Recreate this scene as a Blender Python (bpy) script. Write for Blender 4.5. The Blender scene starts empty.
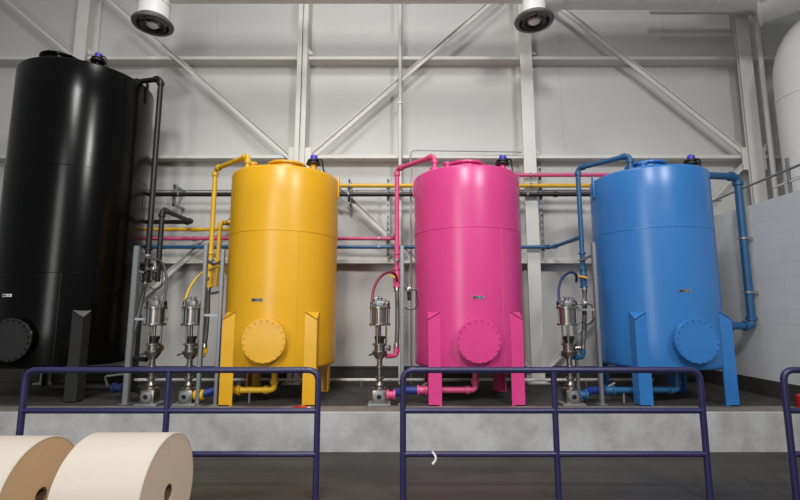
import bpy, bmesh, math, random
from mathutils import Vector, Matrix
R = math.radians
random.seed(4)
scene = bpy.context.scene
col = scene.collection

# ------------------------------------------------------------------ camera, light, exposure
cam_d = bpy.data.cameras.new('camera'); cam = bpy.data.objects.new('camera', cam_d); col.objects.link(cam)
cam.location = (0, 0, 1.578); cam.rotation_euler = (R(90 + 7.748), 0, 0)
cam_d.sensor_width = 36; cam_d.lens = 20.82; cam_d.clip_start = .05
scene.camera = cam
scene.view_settings.view_transform = 'Standard'; scene.view_settings.look = 'None'
scene.view_settings.gamma = 1; scene.view_settings.use_curve_mapping = False
scene.view_settings.exposure = -0.18

w = bpy.data.worlds.new('world'); scene.world = w; w.use_nodes = True
w.node_tree.nodes['Background'].inputs['Color'].default_value = (.95, .97, 1, 1)
w.node_tree.nodes['Background'].inputs['Strength'].default_value = .21

def area(name, loc, target, size, size_y, power, color=(1, 1, 1)):
    d = bpy.data.lights.new(name, 'AREA'); d.shape = 'RECTANGLE'; d.size = size; d.size_y = size_y
    d.energy = power; d.color = color
    o = bpy.data.objects.new(name, d); col.objects.link(o); o.location = loc
    o.rotation_euler = (Vector(target) - Vector(loc)).to_track_quat('-Z', 'Y').to_euler()
    return o
for loc, tgt, sz, pw, spr in (((-1.0, 2.6, 10.2), (-.6, 5.6, 0), 1.6, 190, 118), ((-1.2, -5.0, 9.4), (.2, 7.0, 1.6), 1.6, 205, 88),
                              ((4.4, -3.0, 7.6), (-1.2, 5.0, 1.0), 1.2, 250, 120)):
    area('high_bay_lamp', loc, tgt, sz, sz, pw, (1, .988, .972)).data.spread = R(spr)
area('bay_door_daylight', (-3.5, -3.0, 3.2), (-.5, 7, 2.4), 1.4, 5.6, 240, (1, .98, .96))

# ------------------------------------------------------------------ materials
def lin(c):
    return tuple(((v / 255) / 12.92 if v <= 10 else (((v / 255) + .055) / 1.055) ** 2.4) for v in c) + (1,)
def mat(name, c, rough=.5, metal=0, var=.0, scale=6, bump=0, bscale=60, coat=0, c2=None, stretch=None):
    m = bpy.data.materials.new(name); m.use_nodes = True
    nt = m.node_tree; b = nt.nodes['Principled BSDF']; L = nt.links
    b.inputs['Base Color'].default_value = lin(c); b.inputs['Roughness'].default_value = rough
    b.inputs['Metallic'].default_value = metal; b.inputs['Coat Weight'].default_value = coat
    tc = nt.nodes.new('ShaderNodeTexCoord')
    src = tc.outputs['Object']
    if stretch:
        mp = nt.nodes.new('ShaderNodeMapping'); mp.inputs['Scale'].default_value = stretch
        L.new(src, mp.inputs['Vector']); src = mp.outputs['Vector']
    if var or c2:
        n = nt.nodes.new('ShaderNodeTexNoise'); n.inputs['Scale'].default_value = scale; n.inputs['Detail'].default_value = 6
        n.inputs['Roughness'].default_value = .62
        L.new(src, n.inputs['Vector'])
        r = nt.nodes.new('ShaderNodeValToRGB')
        base = lin(c); other = lin(c2) if c2 else tuple(v * (1 - var) for v in base[:3]) + (1,)
        r.color_ramp.elements[0].color = other; r.color_ramp.elements[1].color = base
        r.color_ramp.elements[0].position = .32; r.color_ramp.elements[1].position = .62
        L.new(n.outputs['Fac'], r.inputs['Fac']); L.new(r.outputs['Color'], b.inputs['Base Color'])
    if bump:
        n2 = nt.nodes.new('ShaderNodeTexNoise'); n2.inputs['Scale'].default_value = bscale; n2.inputs['Detail'].default_value = 3
        bp = nt.nodes.new('ShaderNodeBump'); bp.inputs['Strength'].default_value = bump; bp.inputs['Distance'].default_value = .01
        L.new(tc.outputs['Object'], n2.inputs['Vector']); L.new(n2.outputs['Fac'], bp.inputs['Height'])
        L.new(bp.outputs['Normal'], b.inputs['Normal'])
    return m

YEL, PNK, BLU, BLK = (216, 163, 28), (206, 64, 130), (50, 118, 186), (17, 17, 17)
M = {}
M['yellow'] = mat('yellow_paint', YEL, .33, var=.06, scale=2, bump=.04, bscale=9)
M['pink'] = mat('pink_paint', PNK, .31, var=.05, scale=2, bump=.04, bscale=9)
M['blue'] = mat('blue_paint', BLU, .31, var=.06, scale=2, bump=.04, bscale=9)
M['black'] = mat('black_paint', (6, 6, 6), .2, var=.2, scale=2, bump=.12, bscale=3)
M['black'].node_tree.nodes['Principled BSDF'].inputs['Specular IOR Level'].default_value = .22
M['black_matt'] = mat('matt_black_paint', (30, 30, 30), .65, var=.2, scale=5)
M['black_dusty_lit'] = mat('dusty_lit_black_paint', (92, 91, 88), .8, var=.2, scale=9)  # dust tone lightened further, painting in the light on the leg caps
M['yellow_pipe'] = mat('yellow_pipe_paint', (214, 168, 30), .4, var=.1)
M['pink_pipe'] = mat('pink_pipe_paint', (206, 76, 126), .4, var=.1)
M['blue_pipe'] = mat('blue_pipe_paint', (36, 88, 130), .4, var=.1)
M['black_pipe'] = mat('black_pipe_paint', (22, 20, 19), .45, var=.15)
M['wall'] = mat('white_metal_panel', (195, 194, 191), .6, var=.04, scale=1.2)
M['steel_white'] = mat('pale_steel_paint', (208, 207, 202), .5, var=.05, scale=5)
M['duct'] = mat('pale_duct_paint', (226, 226, 223), .45, var=.06, scale=3)
M['concrete'] = mat('plinth_concrete', (178, 178, 179), .85, c2=(148, 147, 146), scale=2.6, bump=.25, bscale=40)
M['concrete_top'] = mat('plinth_top_concrete', (56, 53, 50), .85, c2=(44, 42, 39), scale=3, bump=.2)
M['edge'] = mat('worn_edge_concrete', (122, 114, 107), .8, c2=(100, 93, 87), scale=4, bump=.15)
M['base_dark'] = mat('dark_base_paint', (56, 54, 51), .8, c2=(46, 45, 42), scale=3)
M['rail'] = mat('navy_rail_paint', (40, 38, 78), .38, var=.12, scale=14)
M['steel'] = mat('stainless_steel', (160, 156, 149), .33, 1, var=.12, scale=30)
M['steel_dull'] = mat('dull_galvanised_steel', (150, 152, 155), .45, .7, var=.15, scale=24)
M['ring_grey'] = mat('dull_grey_ring', (104, 104, 102), .5, .4, var=.15, scale=20)
M['dark_metal'] = mat('dark_metal', (30, 30, 31), .45, .3)
M['hose'] = mat('braided_hose', (92, 92, 90), .5, .5, var=.35, scale=150)
M['dark_red_hose'] = mat('dark_red_hose', (112, 20, 40), .45)
M['navy_hose'] = mat('navy_hose', (28, 42, 84), .45)
M['yellow_hose'] = mat('yellow_hose', (200, 164, 48), .45)
M['grey_hose'] = mat('grey_hose', (70, 68, 66), .5)
M['purple'] = mat('violet_blue_plastic', (62, 52, 170), .4)
M['bright_blue'] = mat('bright_blue_rubber', (26, 48, 122), .5)
M['red'] = mat('red_paint', (176, 28, 26), .4)
M['white'] = mat('white_plastic', (228, 228, 224), .5)
M['copper'] = mat('old_copper', (150, 100, 70), .4, .7)
M['paper'] = mat('newsprint_paper', (194, 185, 172), .85, var=.05, scale=3, bump=.1, bscale=14, stretch=(.4, 2, 2))
M['core'] = mat('brown_cardboard', (116, 88, 62), .85)

def paper_end(a_, b_):
    m = mat('roll_end_paper', a_, .9)
    nt = m.node_tree; b = nt.nodes['Principled BSDF']; L = nt.links
    tc = nt.nodes.new('ShaderNodeTexCoord')
    wv = nt.nodes.new('ShaderNodeTexWave'); wv.wave_type = 'RINGS'; wv.rings_direction = 'X'
    wv.inputs['Scale'].default_value = 16; wv.inputs['Distortion'].default_value = .6; wv.inputs['Detail'].default_value = 2
    n = nt.nodes.new('ShaderNodeTexNoise'); n.inputs['Scale'].default_value = 9
    a = nt.nodes.new('ShaderNodeMath'); a.operation = 'MULTIPLY'
    L.new(tc.outputs['Object'], wv.inputs['Vector']); L.new(tc.outputs['Object'], n.inputs['Vector'])
    L.new(wv.outputs['Fac'], a.inputs[0]); L.new(n.outputs['Fac'], a.inputs[1])
    r = nt.nodes.new('ShaderNodeValToRGB'); r.color_ramp.elements[0].color = lin(a_); r.color_ramp.elements[1].color = lin(b_)
    L.new(a.outputs[0], r.inputs['Fac']); L.new(r.outputs['Color'], b.inputs['Base Color'])
    return m
M['paper_end'] = paper_end((240, 218, 190), (226, 204, 176))
M['paper_end_shaded'] = paper_end((222, 190, 148), (206, 174, 132))  # same paper browned, shade from the neighbouring roll put into the colour

def floor_mat():
    m = mat('dark_concrete_floor', (60, 57, 52), .42, c2=(44, 42, 39), scale=1.1, stretch=(.5, 1.6, 1))
    nt = m.node_tree; b = nt.nodes['Principled BSDF']; L = nt.links
    tc = nt.nodes.new('ShaderNodeTexCoord'); n = nt.nodes.new('ShaderNodeTexNoise'); n.inputs['Scale'].default_value = 2.3
    r = nt.nodes.new('ShaderNodeMapRange'); r.inputs['To Min'].default_value = .35; r.inputs['To Max'].default_value = .7
    L.new(tc.outputs['Object'], n.inputs['Vector']); L.new(n.outputs['Fac'], r.inputs['Value']); L.new(r.outputs['Result'], b.inputs['Roughness'])
    return m
M['floor'] = floor_mat()

def block_mat():
    m = mat('white_painted_block', (196, 196, 198), .6)
    nt = m.node_tree; b = nt.nodes['Principled BSDF']; L = nt.links
    tc = nt.nodes.new('ShaderNodeTexCoord'); sp = nt.nodes.new('ShaderNodeSeparateXYZ'); cb = nt.nodes.new('ShaderNodeCombineXYZ')
    L.new(tc.outputs['Object'], sp.inputs[0]); L.new(sp.outputs['Y'], cb.inputs['X']); L.new(sp.outputs['Z'], cb.inputs['Y'])
    br = nt.nodes.new('ShaderNodeTexBrick'); L.new(cb.outputs[0], br.inputs['Vector'])
    br.inputs['Scale'].default_value = 1; br.inputs['Brick Width'].default_value = .406; br.inputs['Row Height'].default_value = .203
    br.inputs['Mortar Size'].default_value = .006; br.inputs['Mortar Smooth'].default_value = .6
    br.inputs['Color1'].default_value = lin((214, 214, 214)); br.inputs['Color2'].default_value = lin((209, 209, 209)); br.inputs['Mortar'].default_value = lin((203, 203, 203))
    L.new(br.outputs['Color'], b.inputs['Base Color'])
    bp = nt.nodes.new('ShaderNodeBump'); bp.invert = True; bp.inputs['Strength'].default_value = .35; bp.inputs['Distance'].default_value = .004
    L.new(br.outputs['Fac'], bp.inputs['Height']); L.new(bp.outputs['Normal'], b.inputs['Normal'])
    return m
M['block'] = block_mat()

# ------------------------------------------------------------------ mesh helpers
def frame(d):
    d = Vector(d).normalized()
    u = d.orthogonal().normalized() if abs(d.z) < .999 else Vector((1, 0, 0))
    if abs(d.z) < .95: u = d.cross(Vector((0, 0, 1))).normalized()
    return u, d.cross(u).normalized()
class MB:
    """collects shapes given in world coordinates; build() links them as ONE mesh object"""
    def __init__(s): s.bm = bmesh.new(); s.mi = 0
    def _done(s, faces):
        for f in faces: f.material_index = s.mi
    def box(s, x0, x1, y0, y1, z0, z1, bevel=0):
        vs = [s.bm.verts.new((x, y, z)) for x in (x0, x1) for y in (y0, y1) for z in (z0, z1)]
        q = [(0, 1, 3, 2), (4, 6, 7, 5), (0, 4, 5, 1), (2, 3, 7, 6), (0, 2, 6, 4), (1, 5, 7, 3)]
        fs = [s.bm.faces.new([vs[i] for i in f]) for f in q]; s._done(fs)
        if bevel:
            es = list({e for f in fs for e in f.edges})
            r = bmesh.ops.bevel(s.bm, geom=es, offset=bevel, segments=2, affect='EDGES', profile=.6); s._done(r['faces'])
        return s
    def loft(s, rings, caps=True, closed=False):
        rv = [[s.bm.verts.new(p) for p in ring] for ring in rings]
        n = len(rings[0]); fs = []
        for a, b in zip(rv, rv[1:]):
            for i in range(n): fs.append(s.bm.faces.new((a[i], a[(i + 1) % n], b[(i + 1) % n], b[i])))
        if caps: fs.append(s.bm.faces.new(rv[0][::-1])); fs.append(s.bm.faces.new(rv[-1]))
        s._done(fs); return s
    def cyl(s, a, b, r, r2=None, n=20):
        a, b = Vector(a), Vector(b); u, v = frame(b - a); r2 = r if r2 is None else r2
        ring = lambda c, k: [c + (u * math.cos(t) + v * math.sin(t)) * k for t in [2 * math.pi * i / n for i in range(n)]]
        return s.loft([ring(a, r), ring(b, r2)])
    def lathe(s, c, axis, prof, n=32, caps=True):
        """prof = [(radius, height along the axis)]"""
        c = Vector(c); ax = Vector(axis).normalized(); u, v = frame(ax)
        rings = [[c + ax * h + (u * math.cos(2 * math.pi * i / n) + v * math.sin(2 * math.pi * i / n)) * max(r, .0005) for i in range(n)] for r, h in prof]
        return s.loft(rings, caps)
    def tube(s, pts, r, n=14, bend=0, seg=6):
        pts = [Vector(p) for p in pts]
        if bend:
            out = [pts[0]]
            for a, b, c in zip(pts, pts[1:], pts[2:]):
                k = min(bend, (a - b).length * .49, (c - b).length * .49)
                p0 = b + (a - b).normalized() * k; p2 = b + (c - b).normalized() * k
                for i in range(seg + 1):
                    t = i / seg; out.append(p0 * (1 - t) ** 2 + b * 2 * t * (1 - t) + p2 * t * t)
            out.append(pts[-1]); pts = out
        rings = []; d0 = (pts[1] - pts[0]).normalized(); u, v = frame(d0)
        for i, p in enumerate(pts):
            d = (pts[min(i + 1, len(pts) - 1)] - pts[max(i - 1, 0)]).normalized()
            u = (u - d * u.dot(d)).normalized(); v = d.cross(u)
            k = 1
            if 0 < i < len(pts) - 1:
                ca = (pts[i + 1] - p).normalized().dot((p - pts[i - 1]).normalized()); k = 1
            rings.append([p + (u * math.cos(2 * math.pi * j / n) + v * math.sin(2 * math.pi * j / n)) * r * k for j in range(n)])
        return s.loft(rings)
    def torus(s, c, axis, R_, r, n=40, m=10):
        c = Vector(c); ax = Vector(axis).normalized(); u, v = frame(ax)
        rv = []
        for i in range(n):
            t = 2 * math.pi * i / n; e = u * math.cos(t) + v * math.sin(t)
            rv.append([s.bm.verts.new(c + e * (R_ + r * math.cos(2 * math.pi * j / m)) + ax * r * math.sin(2 * math.pi * j / m)) for j in range(m)])
        fs = []
        for i in range(n):
            a, b = rv[i], rv[(i + 1) % n]
            for j in range(m): fs.append(s.bm.faces.new((a[j], b[j], b[(j + 1) % m], a[(j + 1) % m])))
        s._done(fs); return s
    def bar(s, a, b, wd, ht, up=(0, 0, 1)):
        """rectangular bar from a to b; wd across, ht along up"""
        a, b = Vector(a), Vector(b); d = (b - a).normalized(); side = d.cross(Vector(up)).normalized(); u2 = side.cross(d)
        ring = lambda p: [p + side * (x * wd / 2) + u2 * (z * ht / 2) for x, z in ((-1, -1), (1, -1), (1, 1), (-1, 1))]
        return s.loft([ring(a), ring(b)])
    def poly(s, pts, ext):
        """prism: polygon pts pushed along the vector ext"""
        e = Vector(ext); return s.loft([[Vector(p) for p in pts], [Vector(p) + e for p in pts]])
    def build(s, name, mats, parent=None, origin=None, smooth=35):
        bmesh.ops.recalc_face_normals(s.bm, faces=s.bm.faces)
        if parent is not None: org = Vector(parent['_org'])
        else: org = Vector(origin if origin is not None else (0, 0, 0))
        bmesh.ops.translate(s.bm, verts=s.bm.verts, vec=-org)
        me = bpy.data.meshes.new(name); s.bm.to_mesh(me); s.bm.free()
        for m in (mats if isinstance(mats, (list, tuple)) else [mats]): me.materials.append(m)
        if smooth:
            me.polygons.foreach_set('use_smooth', [True] * len(me.polygons)); me.set_sharp_from_angle(angle=R(smooth))
        o = bpy.data.objects.new(name, me); col.objects.link(o)
        if parent is not None: o.parent = parent; o['_org'] = tuple(org)
        else: o.location = org; o['_org'] = tuple(org)
        return o
def tag(o, label, cat, group=None):
    o['label'] = label; o['category'] = cat
    if group: o['group'] = group
    return o
def thing(name, loc, label, cat, group=None):
    o = bpy.data.objects.new(name, None); col.objects.link(o); o.location = loc; o['_org'] = tuple(loc)
    o.empty_display_size = .1
    return tag(o, label, cat, group)
def struct(name, mb, m, smooth=0):
    o = mb.build(name, m, smooth=smooth); o['kind'] = 'structure'; return o

# ------------------------------------------------------------------ the setting
ZP = .443                      # plinth top
YW = 8.0                       # back wall face
XR = 5.06                      # block wall face
struct('floor', MB().box(-11, 11, -9, 5.56, -.2, 0), M['floor'])
struct('concrete_plinth', MB().box(-11, 8.5, 5.56, YW + .3, -.2, ZP, .012), [M['concrete']])
struct('plinth_edge', MB().box(-11, 8.4, 5.575, 5.92, ZP - .01, ZP + .001), M['edge'])
struct('plinth_floor', MB().box(-11, XR, 5.90, YW, ZP - .01, ZP + .0015), M['concrete_top'])
wb = MB(); wb.box(-11, 11, YW, YW + .25, ZP - .05, 10.5)
struct('wall_back', wb, M['wall'])
tr = MB()
for x in (-7.5, -3.42, .32, 2.95, 4.9, 7.5):    # raised seam flashings between the wall panels
    tr.box(x - .012, x + .012, YW - .008, YW + .01, .69, 10)
struct('trim_1', tr, M['wall'])
struct('trim_2', MB().box(-11, XR, YW - .03, YW + .01, .655, .69), M['base_dark'])
struct('baseboard_back', MB().box(-11, XR, YW - .018, YW + .01, ZP - .01, .66), M['base_dark'])
struct('wall_right', MB().box(XR, XR + .2, 3.0, YW, ZP - .4, 3.12), M['block'])
struct('baseboard_right', MB().box(XR - .012, XR + .02, 3.0, YW, ZP - .4, .667), M['base_dark'])
struct('mezzanine_floor', MB().box(XR + .2, 11, 3.0, YW, 2.95, 3.12), M['concrete'])

# ------------------------------------------------------------------ building steel
XC = (-5.69, -1.73, 2.23, 6.12)
for x, wd, lab in ((XC[0], .205, 'pale steel column rising behind the black tank'),
                   (XC[1], .18, 'pale steel column behind the yellow tank, grooved down its face'),
                   (XC[2], .215, 'pale steel column between the pink tank and the blue tank'),
                   (XC[3], .23, 'pale steel column standing behind the block wall and its handrail')):
    z0 = ZP if x < XR else 3.12
    b = MB(); t = .02
    g = .012 if x == XC[1] else 0
    if g:
        b.box(x - wd / 2, x - g, 7.65, 7.99, z0, 9.5, .006); b.box(x + g, x + wd / 2, 7.65, 7.99, z0, 9.5, .006)
        b.box(x - g, x + g, 7.72, 7.99, z0, 9.5)
    else:
        yb = 7.72 if x > XR else 7.985
        b.box(x - wd / 2, x + wd / 2, 7.65, 7.668, z0, 9.5, .004); b.box(x - wd / 2, x + wd / 2, yb - .018, yb, z0, 9.5, .004); b.box(x - .012, x + .012, 7.66, yb - .01, z0, 9.5)
    o = thing('steel_column', (x, 7.8, z0), lab, 'column', 'steel columns of the back wall')
    b.build('shaft', M['steel_white'], o, smooth=0)
    if x < XR: MB().box(x - wd / 2 - .06, x + wd / 2 + .06, 7.58, 7.985, z0, z0 + .025).build('base_plate', M['steel_white'], o, smooth=0)
    for z in (6.17, 4.32):
        MB().poly([(x + wd / 2 - .005, 7.74, z), (x + wd / 2 + .1, 7.74, z), (x + wd / 2 - .005, 7.74, z + .12)], (0, .02, 0)).build('girt_clip', M['steel_white'], o, smooth=0)
    if x in (XC[1], XC[3]):
        MB().box(x - .20, x + .20, 7.70, 7.725, 4.02, 4.42, .006).build('gusset_plate', M['steel_white'], o, smooth=0)
gl = {6.12: 'topmost pale wall girt just below the duct', 4.28: 'middle pale wall girt level with the tank tops', 2.44: 'lowest pale wall girt passing behind the tank middles'}
for z, lab in gl.items():
    b = MB(); x1 = 10.5 if z > 3 else XR - .01
    b.box(-10.5, x1, 7.77, 7.78, z - .03, z + .03); b.box(-10.5, x1, 7.78, 7.985, z - .03, z - .02); b.box(-10.5, x1, 7.985, 7.999, z - .03, z + .10)
    tag(b.build('wall_girt', M['steel_white'], origin=(0, 7.9, z), smooth=0), lab, 'girt', 'horizontal wall girts')
def brace(a, b_, lab):
    a = Vector((a[0], 7.755, a[1])); b_ = Vector((b_[0], 7.755, b_[1])); d = (b_ - a).normalized()
    n = Vector((0, 1, 0)); s_ = d.cross(n); e = s_ * (1 if s_.z > 0 else -1)
    m = MB(); sec = [(-.042, 0), (.030, 0), (.042, -.012), (.042, -.05), (.030, -.05), (.030, -.018), (-.042, -.018)]
    m.loft([[q + e * u + n * v for u, v in sec] for q in (a, b_)])
    o = thing('diagonal_brace', tuple((a + b_) / 2), lab, 'brace', 'diagonal wall braces')
    m.build('angle_bar', M['steel_white'], o, smooth=0)
    for t in (.33, .66):
        p = a.lerp(b_, t); MB().bar(p - d * .03 - n * .021, p + d * .03 - n * .021, .082, .006, (0, 1, 0)).build('splice_plate', M['steel_white'], o, smooth=0)
brace((XC[1] - .1, 4.18), (XC[0] + .1, 7.5), 'pale diagonal brace rising left from behind the yellow tank')
brace((XC[1] + .1, 4.18), (XC[2] - .1, 7.62), 'pale diagonal brace rising between the yellow and pink tanks')
brace((XC[3] - .1, 4.3), (XC[2] + .1, 7.6), 'pale diagonal brace crossing the wall above the blue tank')
brace((XC[0] - .08, 6.08), (-9.4, 9.1), 'pale diagonal brace above the far left of the black tank')
brace((XC[3] + .1, 4.3), (9.6, 7.4), 'short visible diagonal brace right of the column over the block wall')
brace((XC[1] - .1, 4.12), (XC[0] + .15, .7), 'pale diagonal brace descending between the black and yellow tanks')
brace((XC[1] + .1, 4.22), (XC[2] - .1, .72), 'pale diagonal brace descending from behind the yellow tank towards the pink tank')
brace((XC[3] - .1, 4.18), (XC[2] + .1, .62), 'pale diagonal brace descending behind the blue tank')

# ------------------------------------------------------------------ ducts and diffusers
YD, ZD = 6.6, 6.62
du = thing('supply_duct', (.6, YD, ZD), 'long pale round duct running along the top edge of the wall', 'duct')
MB().tube([(-3.81, YD, 6.3), (-3.81, YD, ZD), (2.3, YD, ZD)], .235, 36, .3, 10).build('narrow_section', M['duct'], du)
MB().lathe((2.0, YD, ZD), (1, 0, 0), [(.24, 0), (.36, .3), (.36, .5)], 36).build('reducer', M['duct'], du)
MB().cyl((2.45, YD, ZD + .05), (5.95, YD, ZD + .05), .36, n=40).build('wide_section', M['duct'], du)
MB().tube([(5.72, 6.85, ZD + .1), (6.25, 6.4, ZD + .12), (7.0, 5.6, ZD + .15), (7.6, 4.0, ZD + .2)], .52, 40).build('end_plenum', M['duct'], du)
MB().lathe((5.74, 6.835, ZD + .1), (.76, -.65, 0), [(.52, 0), (.555, .003), (.555, .04), (.52, .043)], 40).build('collar', M['duct'], du)
for x in (-1.9, .1, 1.6):
    MB().lathe((x, YD, ZD), (1, 0, 0), [(.23, 0), (.243, .005), (.243, .035), (.23, .04)], 36).build('seam_band', M['duct'], du)
for x in (3.6, 4.9):
    MB().lathe((x, YD, ZD + .05), (1, 0, 0), [(.355, 0), (.368, .005), (.368, .035), (.355, .04)], 36).build('seam_band', M['duct'], du)
def diffuser(x, z, rn, zt, lab):
    o = thing('air_diffuser', (x, YD, z), lab, 'air diffuser', 'round diffusers under the duct')
    MB().lathe((x, YD, z), (0, 0, 1), [(rn, .05), (rn, zt - z)], 36).build('neck', M['duct'], o)
    MB().lathe((x, YD, z), (0, 0, 1), [(.235, -.01), (.29, -.005), (.30, .02), (.285, .045), (.24, .055), (rn + .005, .10), (rn - .03, .10), (.225, .03)], 40, caps=False).build('outer_ring', M['ring_grey'], o)
    MB().lathe((x, YD, z), (0, 0, 1), [(.228, .0), (.216, .0), (.17, .08), (.185, .08)], 40, caps=False).build('dark_cone', M['dark_metal'], o)
    MB().lathe((x, YD, z), (0, 0, 1), [(.2, .07), (.2, .085)], 36).build('throat', M['dark_metal'], o)
    MB().lathe((x, YD, z), (0, 0, 1), [(.185, -.015), (.165, -.022), (.11, .02), (.125, .03)], 40, caps=False).build('middle_ring', M['dark_metal'], o)
    MB().lathe((x, YD, z), (0, 0, 1), [(.0, -.035), (.05, -.03), (.085, -.005), (.075, .02), (.02, .07)], 32).build('centre_cone', M['duct'], o)
    for k in range(3):
        a = R(25 + 120 * k); p = Vector((math.cos(a), math.sin(a), 0))
        MB().bar(Vector((x, YD, z + .012)) + p * .07, Vector((x, YD, z + .012)) + p * .235, .012, .012).build('spoke', M['dark_metal'], o)
diffuser(-3.81, 5.97, .225, 6.3, 'round air diffuser hanging above the black tank side')
diffuser(2.07, 6.03, .18, 6.42, 'round air diffuser hanging in front of the column above the pink tank')

vd = thing('riser_duct', (6.43, 6.8, 3.12), 'wide pale duct dropping behind the handrail on the block wall', 'duct')
MB().tube([(6.43, 6.8, 3.12), (6.43, 6.8, 6.0), (9.0, 6.8, 6.2)], .47, 36, .8, 12).build('duct_pipe', M['duct'], vd)
for z in (3.6, 4.9): MB().lathe((6.43, 6.8, z), (0, 0, 1), [(.46, 0), (.48, .005), (.48, .045), (.46, .05)], 36).build('seam_band', M['duct'], vd)
MB().torus((6.12, 6.45, 5.42), (0, -1, 0), .045, .012).build('damper_handle', M['dark_metal'], vd)
MB().cyl((6.12, 6.5, 5.42), (6.12, 6.435, 5.42), .022).build('damper_hub', M['dark_metal'], vd)

# ------------------------------------------------------------------ thin conduits on the wall
def conduit(name, pts, r, m, lab, bend=.06, cat='conduit', clips=()):
    p0 = Vector(pts[0]); o = thing(name, tuple(p0), lab, cat)
    MB().tube(pts, r, 10, bend).build('tube', m, o)
    for c in clips: MB().box(c[0] - .025, c[0] + .025, c[1] - r - .012, YW - .002, c[2] - .018, c[2] + .018).build('clip', M['steel_dull'], o, smooth=0)
    return o
conduit('conduit', [(4.45, 7.58, 6.88), (6.12, 7.58, 6.88), (6.32, 7.58, 6.86), (6.32, 7.58, 3.12)], .04, M['steel_white'], 'pale conduit bending down along the column over the block wall', .1)
conduit('conduit', [(0.0, 7.65, ZP), (0.0, 7.65, 9.5)], .028, M['steel_white'], 'pale vertical wall conduit left of the pink tank', clips=[(0, 7.65, 3.3), (0, 7.65, 5.2)])
conduit('conduit', [(.18, 7.68, ZP), (.18, 7.68, 4.36), (2.1, 7.68, 4.33)], .012, M['steel_dull'], 'thin grey conduit curving over behind the pink tank top', .09)
conduit('conduit', [(-4.6, 7.66, 3.64), (3.3, 7.66, 3.64)], .012, M['steel_dull'], 'thin grey conduit running just above the black header pipe')
conduit('conduit', [(4.0, 7.6, 3.45), (5.4, 7.6, 3.45)], .014, M['steel_dull'], 'thin grey conduit behind the blue tank top on its right')
lp = conduit('low_pipe', [(-4.2, 7.42, .545), (3.95, 7.42, .545)], .024, M['steel_white'], 'pale low pipe along the plinth floor behind the tank legs', cat='pipe')
for x in (-3.6, -2.4, -.6, .55, 2.9, 3.9): MB().cyl((x, 7.42, ZP), (x, 7.42, .53), .012).build('support', M['steel_dull'], lp)

# ------------------------------------------------------------------ tanks
def leg(parent, cx, cy, rad, sx, sy, zt, m):
    """corner angle whose corner points away from the tank axis, with a sloping cap"""
    k = rad * math.sin(R(45)); c = k + .07; t = .016
    L_ = c - math.sqrt(rad * rad - c * c) if rad > c else c - .2
    L_ = min(L_ + .012, .165)
    X = cx + sx * c; Y = cy + sy * c; zc = zt - .10
    b = MB()
    pf = [(X, Y, ZP), (X - sx * L_, Y, ZP), (X - sx * L_, Y, zt), (X, Y, zc)]
    b.poly(pf, (0, -sy * t, 0))
    ztt = zc + (zt - zc) * t / L_
    ps = [(X, Y - sy * t, ZP), (X, Y - sy * L_, ZP), (X, Y - sy * L_, zt), (X, Y - sy * t, ztt)]
    b.poly(ps, (-sx * t, 0, 0))
    o = b.build('leg', m, parent, smooth=0)
    if m is M['black_matt']: m = M['black_dusty_lit']
    MB().poly([(X, Y, zc), (X - sx * L_, Y, zt), (X, Y - sy * L_, zt)], (0, 0, -.012)).build('leg_cap', m, o, smooth=0)
    MB().box(min(X, X - sx * .13), max(X, X - sx * .13), min(Y, Y - sy * .13), max(Y, Y - sy * .13), ZP, ZP + .014).build('foot_plate', m, o, smooth=0)
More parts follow.
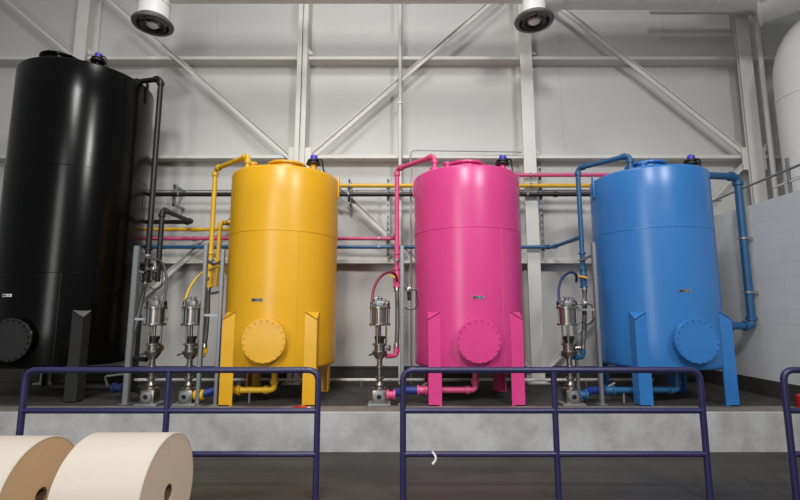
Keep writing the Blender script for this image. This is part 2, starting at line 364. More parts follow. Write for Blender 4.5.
def tank(cx, cy, rad, zb, zt, key, lab, plate, seams, mz=1.245, zl=1.60, sensor=(.42, -.2), hatch=(0, 0, 0)):
    m = M[key]
    T = thing('storage_tank', (cx, cy, ZP), lab, 'tank', 'cylindrical storage tanks standing on the plinth')
    c = (cx, cy, 0)
    prof = [(.0, zb + .0), (rad * .5, zb), (rad - .03, zb + .005), (rad - .008, zb + .018), (rad, zb + .05)]
    prof += [(rad, zb + (zt - zb) * i / 8) for i in range(1, 8)]
    prof += [(rad, zt - .03), (rad - .006, zt - .01), (rad - .025, zt + .002), (rad * .6, zt + .06), (rad * .3, zt + .09), (.0, zt + .1)]
    MB().lathe(c, (0, 0, 1), prof, 96).build('shell', m, T, smooth=50)
    for z in seams: MB().torus((cx, cy, z), (0, 0, 1), rad + .0005, .0045, 96, 8).build('weld_seam', m, T)
    a = R(-62); p = Vector((cx + math.cos(a) * rad, cy + math.sin(a) * rad, 0))
    MB().cyl(p + Vector((0, 0, zb + .06)), p + Vector((0, 0, seams[0])), .004, n=8).build('vertical_seam', m, T)
    # hatch on the top
    hx, hy, hz = cx + hatch[0], cy + hatch[1], hatch[2]
    h = MB().lathe((hx, hy, zt + .03), (0, 0, 1), [(.235, 0), (.235, .16 + hz), (.27, .16 + hz), (.275, .165 + hz), (.275, .185 + hz), (.27, .191 + hz), (.02, .199 + hz)], 40).build('top_hatch', m, T)
    for k in range(12):
        q = R(30 * k); MB().cyl((hx + .256 * math.cos(q), hy + .256 * math.sin(q), zt + hz + .215), (hx + .256 * math.cos(q), hy + .256 * math.sin(q), zt + hz + .231), .012, n=6).build('bolt', m, h)
    # capped stub on the top, front left
    MB().lathe((cx - .32, cy - .52, zt), (0, 0, 1), [(.045, -.02), (.045, .06), (.06, .06), (.06, .085), (.045, .09)], 20).build('capped_stub', m, T)
    # level sensor
    sx, sy = cx + sensor[0], cy + sensor[1]
    S = MB().lathe((sx, sy, zt + .0), (0, 0, 1), [(.05, 0), (.05, .13), (.042, .13), (.042, .17)], 24).build('level_sensor', m, T)
    MB().lathe((sx, sy, zt + .165), (0, 0, 1), [(.095, 0), (.10, .004), (.10, .02), (.07, .026), (.07, .042), (.085, .046), (.085, .062), (.05, .068)], 28).build('flange', M['dark_metal'], S)
    cp = Vector((.18, -.18, 1)).normalized()
    MB().lathe((sx, sy, zt + .225), cp, [(.038, -.01), (.042, .01), (.05, .02), (.05, .06), (.038, .078), (.01, .084)], 24).build('cap', M['purple'], S)
    MB().tube([(sx + .05, sy - .02, zt + .25), (sx + .12, sy - .02, zt + .24), (sx + .15, sy + .02, zt + .05)], .011, 8, .05).build('cable_gland', M['dark_metal'], S)
    # lifting lugs at both sides of the rim
    for s_ in (-1, 1):
        MB().box(cx + s_ * (rad + .012) - .011, cx + s_ * (rad + .012) + .010, cy - .03, cy + .03, zt - .26, zt + .05, .003).build('lifting_lug', m, T)
    # front manhole
    yf = cy - rad
    N = MB().lathe((cx, yf + .06, mz), (0, -1, 0), [(.225, -.06), (.225, .12)], 48).build('manhole_neck', m, T)
    MB().lathe((cx, yf - .05, mz), (0, -1, 0), [(.264, 0), (.264, .02), (.26, .024), (.225, .024)], 56).build('neck_flange', m, N)
    D = MB().lathe((cx, yf - .0765, mz), (0, -1, 0), [(.262, 0), (.266, .004), (.266, .022), (.262, .026), (.02, .026)], 56).build('manhole_cover', M['black_matt'] if key == 'black' else m, T)
    bolt = None
    for k in range(20):
        q = R(18 * k + 9); bx, bz = cx + .245 * math.cos(q), mz + .245 * math.sin(q)
        if bolt is None:
            bolt = MB().lathe((cx, yf - .1, mz), (0, -1, 0), [(.011, 0), (.011, .012), (.006, .012), (.006, .018)], 6).build('bolt', m, D, smooth=0); o = bolt
        else:
            o = bolt.copy(); col.objects.link(o); o.parent = D
        o.location = (bx - cx, 0, bz - mz)
    # small printed plate
    px_, pz = plate; ang = math.asin(max(-1, min(1, (px_ - cx) / rad)))
    nx, ny = math.sin(ang), -math.cos(ang); tx, ty = math.cos(ang), math.sin(ang)
    base = Vector((cx + nx * (rad + .001), cy + ny * (rad + .001), pz)); tv = Vector((tx, ty, 0)); nv = Vector((nx, ny, 0))
    pl = MB().bar(base - tv * .072, base + tv * .072, .006, .036).build('nameplate', M['steel_dull'] if key != 'black' else M['white'], T, smooth=0)
    q = MB()
    for a0, a1 in ((-.064, -.03), (-.02, -.004), (.018, .024), (.04, .05)):
        q.bar(base + nv * .004 + tv * a0, base + nv * .004 + tv * a1, .003, .022)
    q.build('plate_print', M['dark_metal'], pl, smooth=0)
    for s_x in (-1, 1):
        for s_y in (-1, 1): leg(T, cx, cy, rad, s_x, s_y, zl, M['black_matt'] if key == 'black' else m)
    return T
TY, TRAD, TZB, TZT = 6.49, .742, .882, 3.478
tank(-1.639, TY, TRAD, TZB, TZT, 'yellow', 'yellow cylindrical tank on four legs with a bolted round manhole', (-1.77, 1.74), (2.62,))
tank(.949, TY, TRAD, TZB, TZT, 'pink', 'pink cylindrical tank on four legs with a bolted round manhole', (.97, 1.77), (2.66,), sensor=(.49, -.2))
tank(3.56, TY, .762, TZB, TZT, 'blue', 'blue cylindrical tank on four legs beside the block wall', (3.52, 1.85), (2.66,), sensor=(.53, -.2))
tank(-4.83, 6.80, .885, TZB, 5.07, 'black', 'tall black cylindrical tank at the far left, highest of the four', (-5.02, 1.80), (2.1, 3.55), zl=1.62, sensor=(.38, -.42), hatch=(-.26, -.28, .06))

# ------------------------------------------------------------------ tank top pipes running down to the pump valves
def fitting(p, d, r, m, parent, name='elbow_fitting'):
    """short thick collar on a pipe"""
    p = Vector(p); d = Vector(d).normalized()
    return MB().lathe(p - d * .03, d, [(r * 1.0, 0), (r * 1.35, .004), (r * 1.35, .056), (r * 1.0, .06)], 18).build(name, m, parent)
def top_pipe(key, r, drop, ztank, ztop, riser, zbot, lab, feed=None):
    m = M[key + '_pipe']
    o = thing('tank_pipe', (riser[0], riser[1], zbot), lab, 'pipe', 'coloured pipes looping from the tank tops')
    zr = ztop - .02
    pts = [(drop[0], drop[1], ztank), (drop[0], drop[1], ztop), (riser[0], riser[1], zr), (riser[0], riser[1], zbot)]
    MB().tube(pts, r, 16, .07).build('pipe', m, o)
    d = (Vector((riser[0], riser[1], zr)) - Vector((drop[0], drop[1], ztop))).normalized()
    fitting((drop[0], drop[1], ztop - .08), (0, 0, 1), r, m, o); fitting(Vector((drop[0], drop[1], ztop)) + d * .08, d, r, m, o)
    fitting(Vector((riser[0], riser[1], zr)) - d * .08, d, r, m, o); fitting((riser[0], riser[1], zr - .08), (0, 0, 1), r, m, o)
    MB().lathe((drop[0], drop[1], ztank), (0, 0, 1), [(r * 2, -.01), (r * 2, .03), (r, .035)], 18).build('tank_boss', m, o)
    x, y = riser
    # valve and filter at the bottom
    V = MB(); V.lathe((x, y, zbot), (0, 0, 1), [(r, .0), (r * 1.7, .01), (r * 1.7, .03), (r * 1.25, .035), (r * 1.45, .09), (r * 1.45, .19), (r * 1.2, .25), (r * 1.7, .255), (r * 1.7, .28), (r, .29)], 20)
    v = V.build('valve_body', m, o)
    MB().cyl((x, y - r, zbot + .14), (x, y - r * 2.6, zbot + .14), r * .6, n=12).build('valve_stem', m, v)
    MB().bar((x - .11, y - r * 2.6, zbot + .17), (x + .02, y - r * 2.6, zbot + .14), .012, .026).build('valve_handle', M['yellow'] if key in ('pink', 'blue') else M['steel_dull'], v, smooth=0)
    for k in range(2):
        z = zbot + .38 + k * .1
        MB().lathe((x, y, z), (0, 0, 1), [(r, 0), (r * 1.5, .004), (r * 1.5, .03), (r, .034)], 18).build('union_nut', m if k else M['steel_dull'], o)
    return o
top_pipe('yellow', .034, (-2.07, 6.08), TZT + .02, 3.70, (-2.72, 6.6), 1.93, 'yellow pipe looping from the yellow tank top down to its pump')
top_pipe('pink', .034, (.47, 6.08), TZT + .02, 3.70, (-.045, 6.6), 1.93, 'pink pipe looping from the pink tank top down to its pump')
top_pipe('blue', .034, (3.13, 6.08), TZT + .02, 3.71, (2.62, 6.6), 1.93, 'blue pipe looping from the blue tank top down to its pump')
top_pipe('black', .04, (-4.25, 6.93), 5.09, 5.21, (-3.72, 6.78), 2.02, 'tall black pipe standing to the right of the black tank')

# ------------------------------------------------------------------ horizontal header pipes
def header(key, pts, r, lab, couplings=(), bend=.07, clamps=(), dirx=(1, 0, 0)):
    m = M[key + '_pipe']; o = thing('header_pipe', tuple(pts[0]), lab, 'pipe', 'coloured header pipes along the back wall')
    MB().tube(pts, r, 14, bend).build('pipe', m, o)
    for c in couplings: fitting(c, dirx, r, m, o, 'coupling')
    for a, b, c in zip(pts, pts[1:], pts[2:]):
        a, b, c = Vector(a), Vector(b), Vector(c); d1 = (a - b).normalized(); d2 = (c - b).normalized()
        fitting(b + d1 * .085, d1, r, m, o, 'elbow_fitting'); fitting(b + d2 * .085, d2, r, m, o, 'elbow_fitting')
    for c in clamps: MB().lathe(Vector(c) - Vector((.015, 0, 0)), (1, 0, 0), [(r, 0), (r + .012, .002), (r + .012, .028), (r, .03)], 16).build('clamp', M['steel_dull'], o)
    return o
YH = 7.55
header('black', [(-4.22, YH, 3.545), (3.3, YH, 3.545)], .036, 'thick black header pipe passing behind the coloured tanks', [(2.6, YH, 3.545), (-2.1, YH, 3.545)], clamps=[(-3.7, YH, 3.545), (-.86, YH, 3.545), (2.13, YH, 3.545)])
header('yellow', [(-1.35, YH, 3.696), (3.5, YH, 3.696)], .034, 'upper yellow header pipe passing behind the pink tank', [(.3, YH, 3.696)], clamps=[(-.86, YH, 3.696), (2.2, YH, 3.696)])
header('pink', [(1.2, YH, 3.878), (3.55, YH, 3.878)], .032, 'upper pink header pipe between the pink and blue tanks', clamps=[(2.2, YH, 3.878)])
header('black', [(-4.22, YH, 3.075), (-3.45, YH, 3.075), (-3.47, 6.62, 3.075), (-3.47, 6.62, 2.02)], .036, 'short black pipe folding forward and down beside the black tank')
header('yellow', [(-4.22, YH, 2.948), (-2.42, YH, 2.948), (-2.63, 6.66, 2.90), (-2.63, 6.62, 1.95)], .03, 'lower yellow header pipe folding forward to the yellow valves', [(-3.4, YH, 2.948)])
header('pink', [(-4.22, YH, 2.796), (-.1, YH, 2.796), (-.045, 6.66, 2.73)], .03, 'lower pink header pipe running behind the yellow tank', [(-3.4, YH, 2.796)], clamps=[(-.35, YH, 2.796)])
header('blue', [(-4.22, YH, 2.654), (2.52, YH, 2.654), (2.60, 6.66, 2.66)], .03, 'long blue header pipe running low behind the yellow and pink tanks', [(-3.4, YH, 2.654), (1.9, YH, 2.654)], clamps=[(-.35, YH, 2.654)])
def hanger(x, z0, z1, lab, y=7.62):
    o = thing('pipe_hanger', (x, y, z0), lab, 'pipe hanger', 'slotted channels holding the header pipes')
    b = MB(); b.box(x - .021, x + .021, y + .03, y + .035, z0, z1)
    for s_ in (-1, 1): b.box(x + s_ * .021 - .0025, x + s_ * .021 + .0025, y - .0, y + .035, z0, z1)
    b.build('channel', M['steel_dull'], o, smooth=0)
    n = max(2, int((z1 - z0) / .1)); q = MB()
    for k in range(n): q.box(x - .008, x + .008, y + .027, y + .031, z0 + (k + .25) * (z1 - z0) / n, z0 + (k + .75) * (z1 - z0) / n)
    q.build('slots', M['dark_metal'], o, smooth=0)
    for z in (z0 + .04, z1 - .04): MB().box(x - .02, x + .02, y + .03, YW - .001 if abs(x - XC[2]) > .2 else 7.66, z - .02, z + .02).build('wall_bracket', M['steel_dull'], o, smooth=0)
hanger(-3.82, 3.35, 3.75, 'short slotted hanger on the black header beside the black tank')
hanger(-.86, 3.42, 3.85, 'short slotted hanger right of the yellow tank holding yellow and black headers')
hanger(-.2, 2.5, 3.85, 'long slotted hanger just left of the pink riser pipe')
hanger(2.38, 3.25, 4.05, 'bent top hanger beside the column right of the pink tank')
hanger(2.38, 2.6, 3.25, 'lower slotted hanger beside the column right of the pink tank', y=7.6)

# blue pipe on the block wall side
o = thing('tank_pipe', (5.0, 6.85, 1.2), 'blue pipe on the block wall joining the blue tank top to its base', 'pipe', 'coloured pipes looping from the tank tops')
bp = [(4.2, 6.72, 3.62), (5.13, 6.85, 3.62), (4.93, 6.85, 1.40), (4.0, 6.9, 1.40)]
bp = [(4.2, 6.45, 3.55), (4.93, 6.56, 3.55), (4.93, 6.56, 1.40), (4.2, 6.5, 1.40)]
MB().tube([(4.05, 6.43, 3.46), (4.05, 6.43, 3.55)] + bp[1:], .052, 18, .08).build('pipe', M['blue_pipe'], o)
for p, d in (((4.83, 6.545, 3.55), (1, .13, 0)), ((4.93, 6.56, 3.45), (0, 0, 1)), ((4.93, 6.56, 1.50), (0, 0, 1)), ((4.83, 6.55, 1.40), (1, .08, 0)), ((4.6, 6.53, 1.40), (1, .08, 0))):
    fitting(p, d, .052, M['blue_pipe'], o)
for z in (2.62, 1.85):
    MB().lathe((4.93, 6.56, z), (0, 0, 1), [(.052, 0), (.066, .003), (.066, .03), (.052, .033)], 18).build('clamp', M['steel_dull'], o)
    MB().box(4.98, XR, 6.54, 6.58, z - .005, z + .036).build('wall_bracket', M['steel_dull'], o, smooth=0)
o = thing('wall_bracket', (XR, 7.45, 2.4), 'small grey triangular bracket on the block wall behind the blue tank', 'bracket')
MB().bar((XR, 7.4, 2.62), (XR - .28, 7.4, 2.62), .03, .03).build('arm', M['steel_dull'], o, smooth=0)
MB().bar((XR - .02, 7.4, 2.62), (XR - .24, 7.4, 2.15), .016, .016, (0, 1, 0)).build('strut', M['steel_dull'], o, smooth=0)

# ------------------------------------------------------------------ pumps
def pump(x, y, hose_m, to, dz, lab, mir=1, hose_lab=None):
    P = thing('transfer_pump', (x, y, ZP), lab, 'pump', 'upright steel transfer pumps on the plinth')
    st = M['steel']
    F = MB().box(x - .14, x + .14, y - .12, y + .12, ZP, ZP + .035, .008).build('base_plate', M['steel_dull'], P)
    b = MB(); b.box(x - .088, x + .088, y - .085, y + .085, ZP + .03, ZP + .195, .022)
    b.lathe((x, y, ZP + .19), (0, 0, 1), [(.085, 0), (.085, .02), (.06, .03), (.062, .06), (.042, .085), (.035, .1)], 28); B = b.build('foot_valve', st, P)
    MB().lathe((x, y - .085, ZP + .115), (0, -1, 0), [(.066, 0), (.066, .016), (.05, .018), (.05, .028), (.03, .03), (.028, .01)], 28).build('port_ring', M['steel_dull'], B)
    MB().cyl((x, y - .09, ZP + .115), (x, y - .104, ZP + .115), .03, n=20).build('port_plug', M['dark_metal'], B)
    MB().lathe((x, y, ZP + .27), (0, 0, 1), [(.036, 0), (.036, .04), (.052, .045), (.052, .07), (.034, .075), (.034, .18), (.05, .185), (.05, .21), (.034, .215), (.034, .29)], 24).build('fluid_tube', st, P)
    zb = ZP + .56
    MB().lathe((x, y, zb), (0, 0, 1), [(.036, 0), (.06, .02), (.085, .06), (.095, .075), (.095, .10), (.07, .105), (.07, .17), (.09, .175), (.09, .195), (.05, .2)], 28).build('outlet_body', st, P)
    MB().lathe((x, y, zb + .198), (0, 0, 1), [(.055, 0), (.055, .05), (.068, .052), (.068, .085), (.03, .09)], 24).build('gland', M['dark_metal'], P)
    MB().cyl((x, y, zb + .26), (x, y, 1.45 + dz), .017, n=14).build('piston_rod', st, P)
    for k in range(3):
        a = R(90 + 120 * k + 40); MB().cyl((x + .08 * math.cos(a), y + .08 * math.sin(a), zb + .18), (x + .08 * math.cos(a), y + .08 * math.sin(a), 1.44 + dz), .0125, n=12).build('tie_rod', st, P)
    MB().lathe((x, y, 1.425 + dz), (0, 0, 1), [(.128, 0), (.134, .004), (.134, .022), (.106, .026), (.106, .205), (.134, .209), (.134, .232), (.125, .238), (.03, .242)], 36).build('air_motor', st, P)
    for k in range(6):
        a = R(60 * k + 15); MB().cyl((x + .122 * math.cos(a), y + .122 * math.sin(a), 1.41 + dz), (x + .122 * math.cos(a), y + .122 * math.sin(a), 1.68 + dz), .0075, n=8).build('motor_bolt', M['steel_dull'], P)
    H = MB(); zt = 1.667 + dz
    H.cyl((x - .10, y, zt + .03), (x + .10, y, zt + .03), .026, n=14); H.box(x - .045, x + .045, y - .05, y + .05, zt - .002, zt + .062, .012)
    H.lathe((x, y, zt + .055), (0, 0, 1), [(.03, 0), (.03, .035), (.042, .04), (.042, .06), (.02, .068)], 18)
    V = H.build('air_valve', M['steel_dull'], P)
    for s_ in (-1, 1):
        MB().lathe((x + s_ * .095, y, zt + .03), (s_, 0, 0), [(.026, 0), (.036, .004), (.036, .026), (.02, .03)], 14).build('end_cap', M['dark_metal'], V)
        MB().tube([(x + s_ * .05, y - .045, zt + .02), (x + s_ * .085, y - .07, zt + .075), (x + s_ * .03, y - .06, zt + .1)], .008, 8, .03).build('pilot_tube', st, V)
    MB().bar((x - .13, y - .08, zb + .05), (x - .04, y - .06, zb + .09), .014, .02).build('drain_lever', M['dark_metal'], P, smooth=0)
    MB().lathe((x + .07, y - .03, zb + .14), (1, -.3, 0), [(.03, 0), (.03, .04), (.04, .045), (.04, .06)], 14).build('outlet_stub', st, P)
    # hose arching over to the riser
    tx, ty, tz = to; hx = x - .10 * mir; pts = []
    n = 14
    for i in range(n + 1):
        t = i / n; s_ = math.sin(math.pi * t)
        pts.append((hx + (tx - hx) * (.5 - .5 * math.cos(math.pi * t)), (y - .02) + (ty - y + .02) * t, (zt + .05) + (tz - zt - .05) * t + .24 * s_ ** .8))
    MB().tube(pts, .017, 12).build('air_hose', hose_m, P)
    MB().cyl((hx, y - .02, zt - .01), (hx, y - .02, zt + .07), .014, n=12).build('hose_fitting', st, P)
    return P
YP = 5.95
pump(-3.11, YP, M['grey_hose'], (-3.36, 6.45, 2.25), 0, 'steel pump nearest the black tank, black hose at its top', mir=-1)
pump(-2.64, YP, M['yellow_hose'], (-2.42, 6.45, 2.12), 0, 'steel pump under a yellow hose, between black and yellow tanks')
pump(-.255, YP, M['dark_red_hose'], (-.04, 6.35, 2.0), 0, 'steel pump under a dark red hose, left of the pink tank')
pump(2.13, YP, M['navy_hose'], (2.42, 6.35, 2.0), 0, 'steel pump under a navy hose, left of the blue tank')

# braided hoses from the valves down to the pumps
def drop_hose(key, a, b, px_, lab):
    m = M[key + '_pipe']; o = thing('flexible_hose', tuple(b), lab, 'hose', 'braided hoses dropping from the valves')
    a, b = Vector(a), Vector(b)
    MB().tube([a, a.lerp(b, .3) + Vector((.01, 0, 0)), a.lerp(b, .7) + Vector((.012, 0, 0)), b], .03, 14, .2).build('braid', M['hose'], o)
    for p, q in ((a, b), (b, a)):
        d = (q - p).normalized(); MB().lathe(p, d, [(.03, 0), (.037, .004), (.037, .06), (.03, .064)], 16).build('ferrule', M['steel'], o)
    MB().tube([b + Vector((0, 0, .01)), b + Vector((0, 0, -.085)), Vector((px_, YP + .02, b.z - .085))], .03, 14, .05).build('lower_elbow', m, o)
    fitting(b + Vector((0, 0, -.02)), (0, 0, 1), .03, m, o)
drop_hose('black', (-3.72, 6.76, 2.02), (-3.53, 6.15, 1.08), -3.2, 'dark braided hose beside the black tank strut')
drop_hose('yellow', (-2.72, 6.58, 1.93), (-2.50, 6.02, 1.12), -2.55, 'braided hose ending in a yellow elbow')
drop_hose('pink', (-.045, 6.58, 1.93), (-.045, 6.1, 1.12), -.17, 'braided hose ending in a pink elbow')
drop_hose('blue', (2.62, 6.58, 1.93), (2.36, 6.1, 1.10), 2.2, 'braided hose ending in a blue elbow')

# strut posts
def strut(x, y, zt, lab, arms, wd=.042):
    o = thing('strut_post', (x, y, ZP), lab, 'post', 'grey channel posts beside the pumps')
    b = MB(); b.box(x - wd / 2, x + wd / 2, y - .003, y + .003, ZP, zt)
    for s_ in (-1, 1): b.box(x + s_ * wd / 2 - .003, x + s_ * wd / 2 + .003, y - .003, y + .04, ZP, zt)
    b.build('channel', M['steel_dull'], o, smooth=0)
    MB().box(x - .05, x + .05, y - .04, y + .08, ZP, ZP + .01).build('foot_plate', M['steel_dull'], o, smooth=0)
    for z, p in arms:
        MB().bar((x, y + .02, z), (p[0], p[1], z), .03, .03).build('arm', M['steel_dull'], o, smooth=0)
strut(-3.45, 6.0, 2.45, 'wide pale channel post at the black tank edge', [(2.33, (-3.46, 6.6)), (1.98, (-3.68, 6.66)), (1.5, (-3.05, 6.15))], .065)
strut(-2.50, 5.9, 2.47, 'left channel post in front of the yellow pump pipes', [(2.25, (-2.64, 6.55)), (1.55, (-2.32, 5.95))])
strut(-2.29, 5.93, 2.40, 'right channel post touching the yellow tank edge', [(2.25, (-2.66, 6.56)), (1.85, (-2.66, 6.56))], .036)
strut(.026, 5.98, 2.45, 'pale channel post just left of the pink tank', [(2.3, (-.03, 6.55)), (1.9, (.12, 6.2))])
strut(2.53, 5.98, 2.49, 'pale channel post in front of the blue tank edge', [(2.33, (2.6, 6.55)), (1.62, (2.25, 6.2))])
strut(2.36, 6.3, 1.75, 'short dark post behind the blue hose', [(1.62, (2.6, 6.35))], .036)

# small air regulators on the struts
def regulator(x, y, z, lab):
    o = thing('air_regulator', (x, y, z), lab, 'regulator', 'small air regulators by the pumps')
    b = MB(); b.box(x - .03, x + .03, y - .03, y + .03, z, z + .07, .008); b.cyl((x, y, z + .07), (x, y, z + .115), .022); b.build('body', M['steel_dull'], o)
    MB().lathe((x, y, z), (0, 0, 1), [(.012, -.11), (.024, -.10), (.026, -.005), (.02, .005)], 16).build('bowl', M['dark_metal'], o)
    MB().lathe((x, y - .03, z + .035), (0, -1, 0), [(.012, 0), (.012, .02), (.03, .02), (.03, .042), (.026, .044)], 20).build('gauge', M['steel'], o)
    MB().tube([(x + .03, y, z + .03), (x + .1, y, z + .03), (x + .11, y, z - .2), (x + .02, y, z - .24), (x - .06, y, z - .2)], .007, 8, .05).build('tube', M['dark_metal'], o)
    MB().cyl((x - .03, y, z + .035), (x - .1, y, z + .035), .01).build('inlet_pipe', M['steel_dull'], o)
regulator(.12, 6.15, 1.85, 'small air regulator between the channel post and the pink tank')
regulator(2.42, 6.12, 1.66, 'small air regulator left of the blue tank')
regulator(-3.27, 6.15, 2.12, 'small air regulator above the pump by the black tank')

# ------------------------------------------------------------------ suction pipes under the tanks
def suction(key, cx, cy, px_, lab, blue_piece=True):
    m = M[key + '_pipe']; o = thing('suction_pipe', (cx, cy - .35, .62), lab, 'pipe', 'suction pipes under the tanks')
    y = cy - .35; z = .60
    MB().tube([(cx + .02, y, TZB + .02), (cx + .02, y, z), (px_ + .52, y - .05, z)], .04, 16, .06).build('pipe', m, o)
    fitting((cx + .02, y, z + .1), (0, 0, 1), .04, m, o); fitting((cx - .08, y - .004, z), (1, .02, 0), .04, m, o)
    MB().lathe((px_ + .47, y - .05, z), (1, 0, 0), [(.04, 0), (.065, .004), (.065, .03), (.045, .034), (.05, .06), (.05, .1), (.065, .104), (.065, .13), (.04, .134)], 18).build('valve', m, o)
    MB().bar((px_ + .53, y - .05, z + .05), (px_ + .60, y - .09, z + .1), .015, .02).build('valve_lever', M['steel_dull'], o, smooth=0)
    MB().tube([(px_ + .47, y - .05, z), (px_ + .3, y - .06, z + .005), (px_ + .16, YP, ZP + .13)], .048, 16, .08).build('rubber_joint', M['bright_blue'], o)
    MB().lathe((px_ + .085, YP, ZP + .125), (1, 0, 0), [(.05, 0), (.062, .004), (.062, .03), (.045, .034), (.045, .08), (.062, .084), (.062, .11), (.045, .114)], 18).build('flange_joint', m, o)
    MB().cyl((px_ + .72, y - .05, ZP), (px_ + .72, y - .05, z - .03), .014).build('support', M['steel_dull'], o)
suction('yellow', -1.639, TY, -2.64, 'yellow suction pipe under the yellow tank with blue rubber joint')
suction('pink', .949, TY, -.255, 'pink suction pipe under the pink tank with blue rubber joint')
suction('blue', 3.556, TY, 2.13, 'blue suction pipe under the blue tank leading to its pump')
suction('black', -4.6, 6.6, -3.11, 'dark suction pipe in the shade under the black tank') if False else None
o = thing('suction_pipe', (-3.9, 6.2, .62), 'dark suction pipe in the shade under the black tank', 'pipe', 'suction pipes under the tanks')
MB().tube([(-4.7, 6.4, TZB + .02), (-4.7, 6.4, .60), (-3.75, 6.3, .60)], .045, 16, .07).build('pipe', M['black_pipe'], o)
MB().lathe((-3.78, 6.3, .6), (1, -.1, 0), [(.045, 0), (.07, .004), (.07, .03), (.05, .034), (.05, .12), (.07, .124), (.07, .15), (.04, .154)], 18).build('valve', M['navy_hose'], o)
MB().tube([(-3.64, 6.29, .6), (-3.4, 6.2, .6), (-3.2, YP + .02, ZP + .125)], .042, 14, .1).build('rubber_joint', M['dark_metal'], o)
MB().tube([(-3.85, 6.28, .62), (-3.85, 6.2, .76), (-3.5, 6.15, .80)], .015, 10, .05).build('bypass_tube', M['steel_dull'], o)

# ------------------------------------------------------------------ handrail on the block wall
o = thing('handrail', (XR + .08, 6.0, 3.12), 'thin pipe handrail on top of the block wall', 'handrail')
MB().tube([(XR + .08, 7.62, 3.385), (XR + .08, 7.0, 3.42), (XR + .08, 3.1, 3.56)], .017, 10, .05).build('top_rail', M['steel_dull'], o)
MB().tube([(XR + .08, 6.2, 3.29), (XR + .08, 3.1, 3.33)], .014, 10).build('mid_rail', M['steel_white'], o)
for y in (7.55, 5.93, 4.6, 3.3): MB().box(XR + .065, XR + .097, y - .016, y + .016, 3.12, 3.62, .004).build('post', M['steel_dull'], o, smooth=0)

# ------------------------------------------------------------------ guard railings
def railing(x0, x1, mids, lab, y=4.18):
    o = thing('guard_railing', ((x0 + x1) / 2, y, 0), lab, 'railing', 'navy guard railings in front of the plinth')
    zt = 1.08; r = .027
    MB().tube([(x0, y, 0), (x0, y, zt), (x1, y, zt), (x1, y, 0)], r, 18, .10, 8).build('frame', M['rail'], o)
    for m_ in mids: MB().cyl((m_, y, 0), (m_, y, zt - .01), r * .95, n=18).build('middle_post', M['rail'], o)
    for z, n in ((.735, 'mid_rail'), (.375, 'lower_rail')): MB().cyl((x0, y, z), (x1, y, z), r * .9, n=18).build(n, M['rail'], o)
railing(-3.29, -.718, [-2.03], 'left navy pipe railing in front of the black and yellow tanks')
railing(.026, 2.635, [1.35], 'central navy pipe railing in front of the pink and blue tanks')
railing(3.37, 5.9, [4.6], 'navy pipe railing cut off at the right edge of the view')
# white tape curl on the lower rail
b = MB(); pts = []
for i in range(9):
    t = i / 8; pts.append(Vector((.275 + .03 * math.sin(math.pi * t), 4.145, .405 - .10 * t)))
for a, c in zip(pts, pts[1:]): b.bar(a, c, .005, .017, (1, 0, 0))
tag(b.build('tape_strip', M['white'], origin=(.28, 4.145, .35), smooth=0), 'small curl of white tape stuck on the lower rail of the central railing', 'tape')

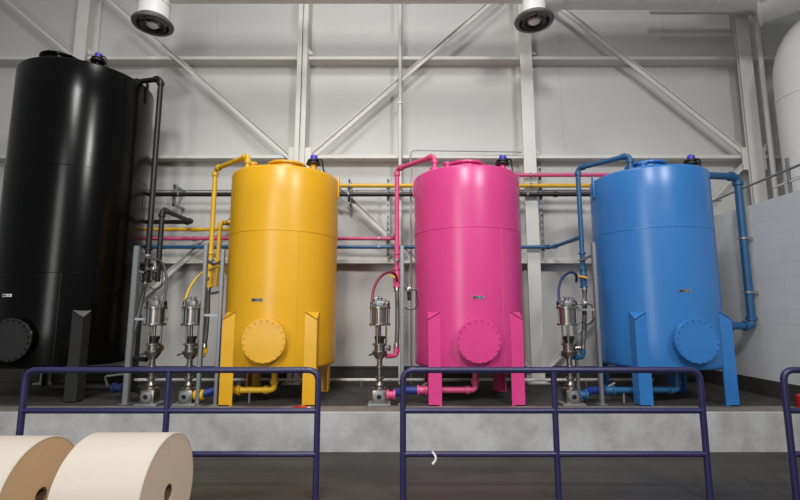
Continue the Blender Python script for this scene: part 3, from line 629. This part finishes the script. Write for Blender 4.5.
# ------------------------------------------------------------------ paper rolls
def roll(xl, xr, y, D, lab, end='paper_end'):
    r = D / 2; o = thing('paper_roll', ((xl + xr) / 2, y, 0), lab, 'paper roll', 'big paper rolls lying on the floor')
    o['_org'] = ((xl + xr) / 2, y, 0)
    n = 96; bm = MB(); bm.lathe((xl, y, r), (1, 0, 0), [(r - .006, 0), (r, .006), (r, xr - xl - .006), (r - .006, xr - xl)], n, caps=False)
    bm.build('paper_wrap', M['paper'], o)
    for x, dr in ((xr, 1), (xl, -1)):
        f = MB(); f.lathe((x - dr * .002, y, r), (dr, 0, 0), [(r - .005, 0), (.055, 0), (.055, -.05)], n, caps=False)
        # shift to a disc centred mesh so the rings texture is concentric
        me = f.build('roll_end', M[end], o)
        me.location = (0, 0, r)
        for v in me.data.vertices: v.co.z -= r
    MB().lathe((xl + .004, y, r), (1, 0, 0), [(.055, 0), (.055, xr - xl - .008), (.045, xr - xl - .008), (.045, 0), (.055, 0)], 32, caps=False).build('core_tube', M['core'], o)
    c = MB().lathe(((xl + xr) / 2, y, r), (1, 0, 0), [(.046, -.01), (.046, .01)], 24).build('core_plug', M['dark_metal'], o)
    return o
roll(-2.115, -1.56, 3.31, .757, 'right paper roll, its pale wrapped side and cored end in view')
roll(-2.95, -2.385, 3.27, .745, 'left paper roll cut off by the edge of the view', 'paper_end_shaded')

# ------------------------------------------------------------------ small things on the plinth
b = thing('flat_lid', (-1.13, 5.72, ZP), 'flat red lid at the foot of the yellow tank right front leg', 'lid')
MB().lathe((-1.18, 5.70, ZP + .0005), (0, 0, 1), [(.10, 0), (.105, .004), (.105, .022), (.095, .026), (.09, .02), (.01, .02)], 32).build('lid_disc', M['red'], b)
MB().box(-1.10, -1.06, 5.68, 5.70, ZP + .02, ZP + .03).build('lid_tab', M['white'], b)
X0, Y0 = 4.86, 5.72
o = thing('red_canister', (X0, Y0, ZP), 'red canister with a black hose loop beside the block wall', 'canister')
MB().lathe((X0, Y0, ZP), (0, 0, 1), [(.10, 0), (.105, .006), (.105, .13), (.10, .15), (.06, .175), (.035, .18)], 32).build('body', M['red'], o)
MB().lathe((X0, Y0, ZP + .175), (0, 0, 1), [(.035, 0), (.035, .03), (.028, .035), (.028, .10)], 16).build('spout', M['dark_metal'], o)
MB().tube([(X0 - .03, Y0 - .02, ZP + .2), (X0 - .09, Y0 - .04, ZP + .27), (X0 - .05, Y0 - .05, ZP + .33), (X0 + .0, Y0 - .04, ZP + .28), (X0 - .06, Y0 - .08, ZP + .18)], .01, 8, .05).build('hose_loop', M['dark_metal'], o)
MB().bar((X0 + .0, Y0, ZP + .27), (X0 + .1, Y0 - .02, ZP + .36), .02, .014).build('lever', M['steel_dull'], o, smooth=0)

for ob in scene.objects:
    if '_org' in ob: del ob['_org']
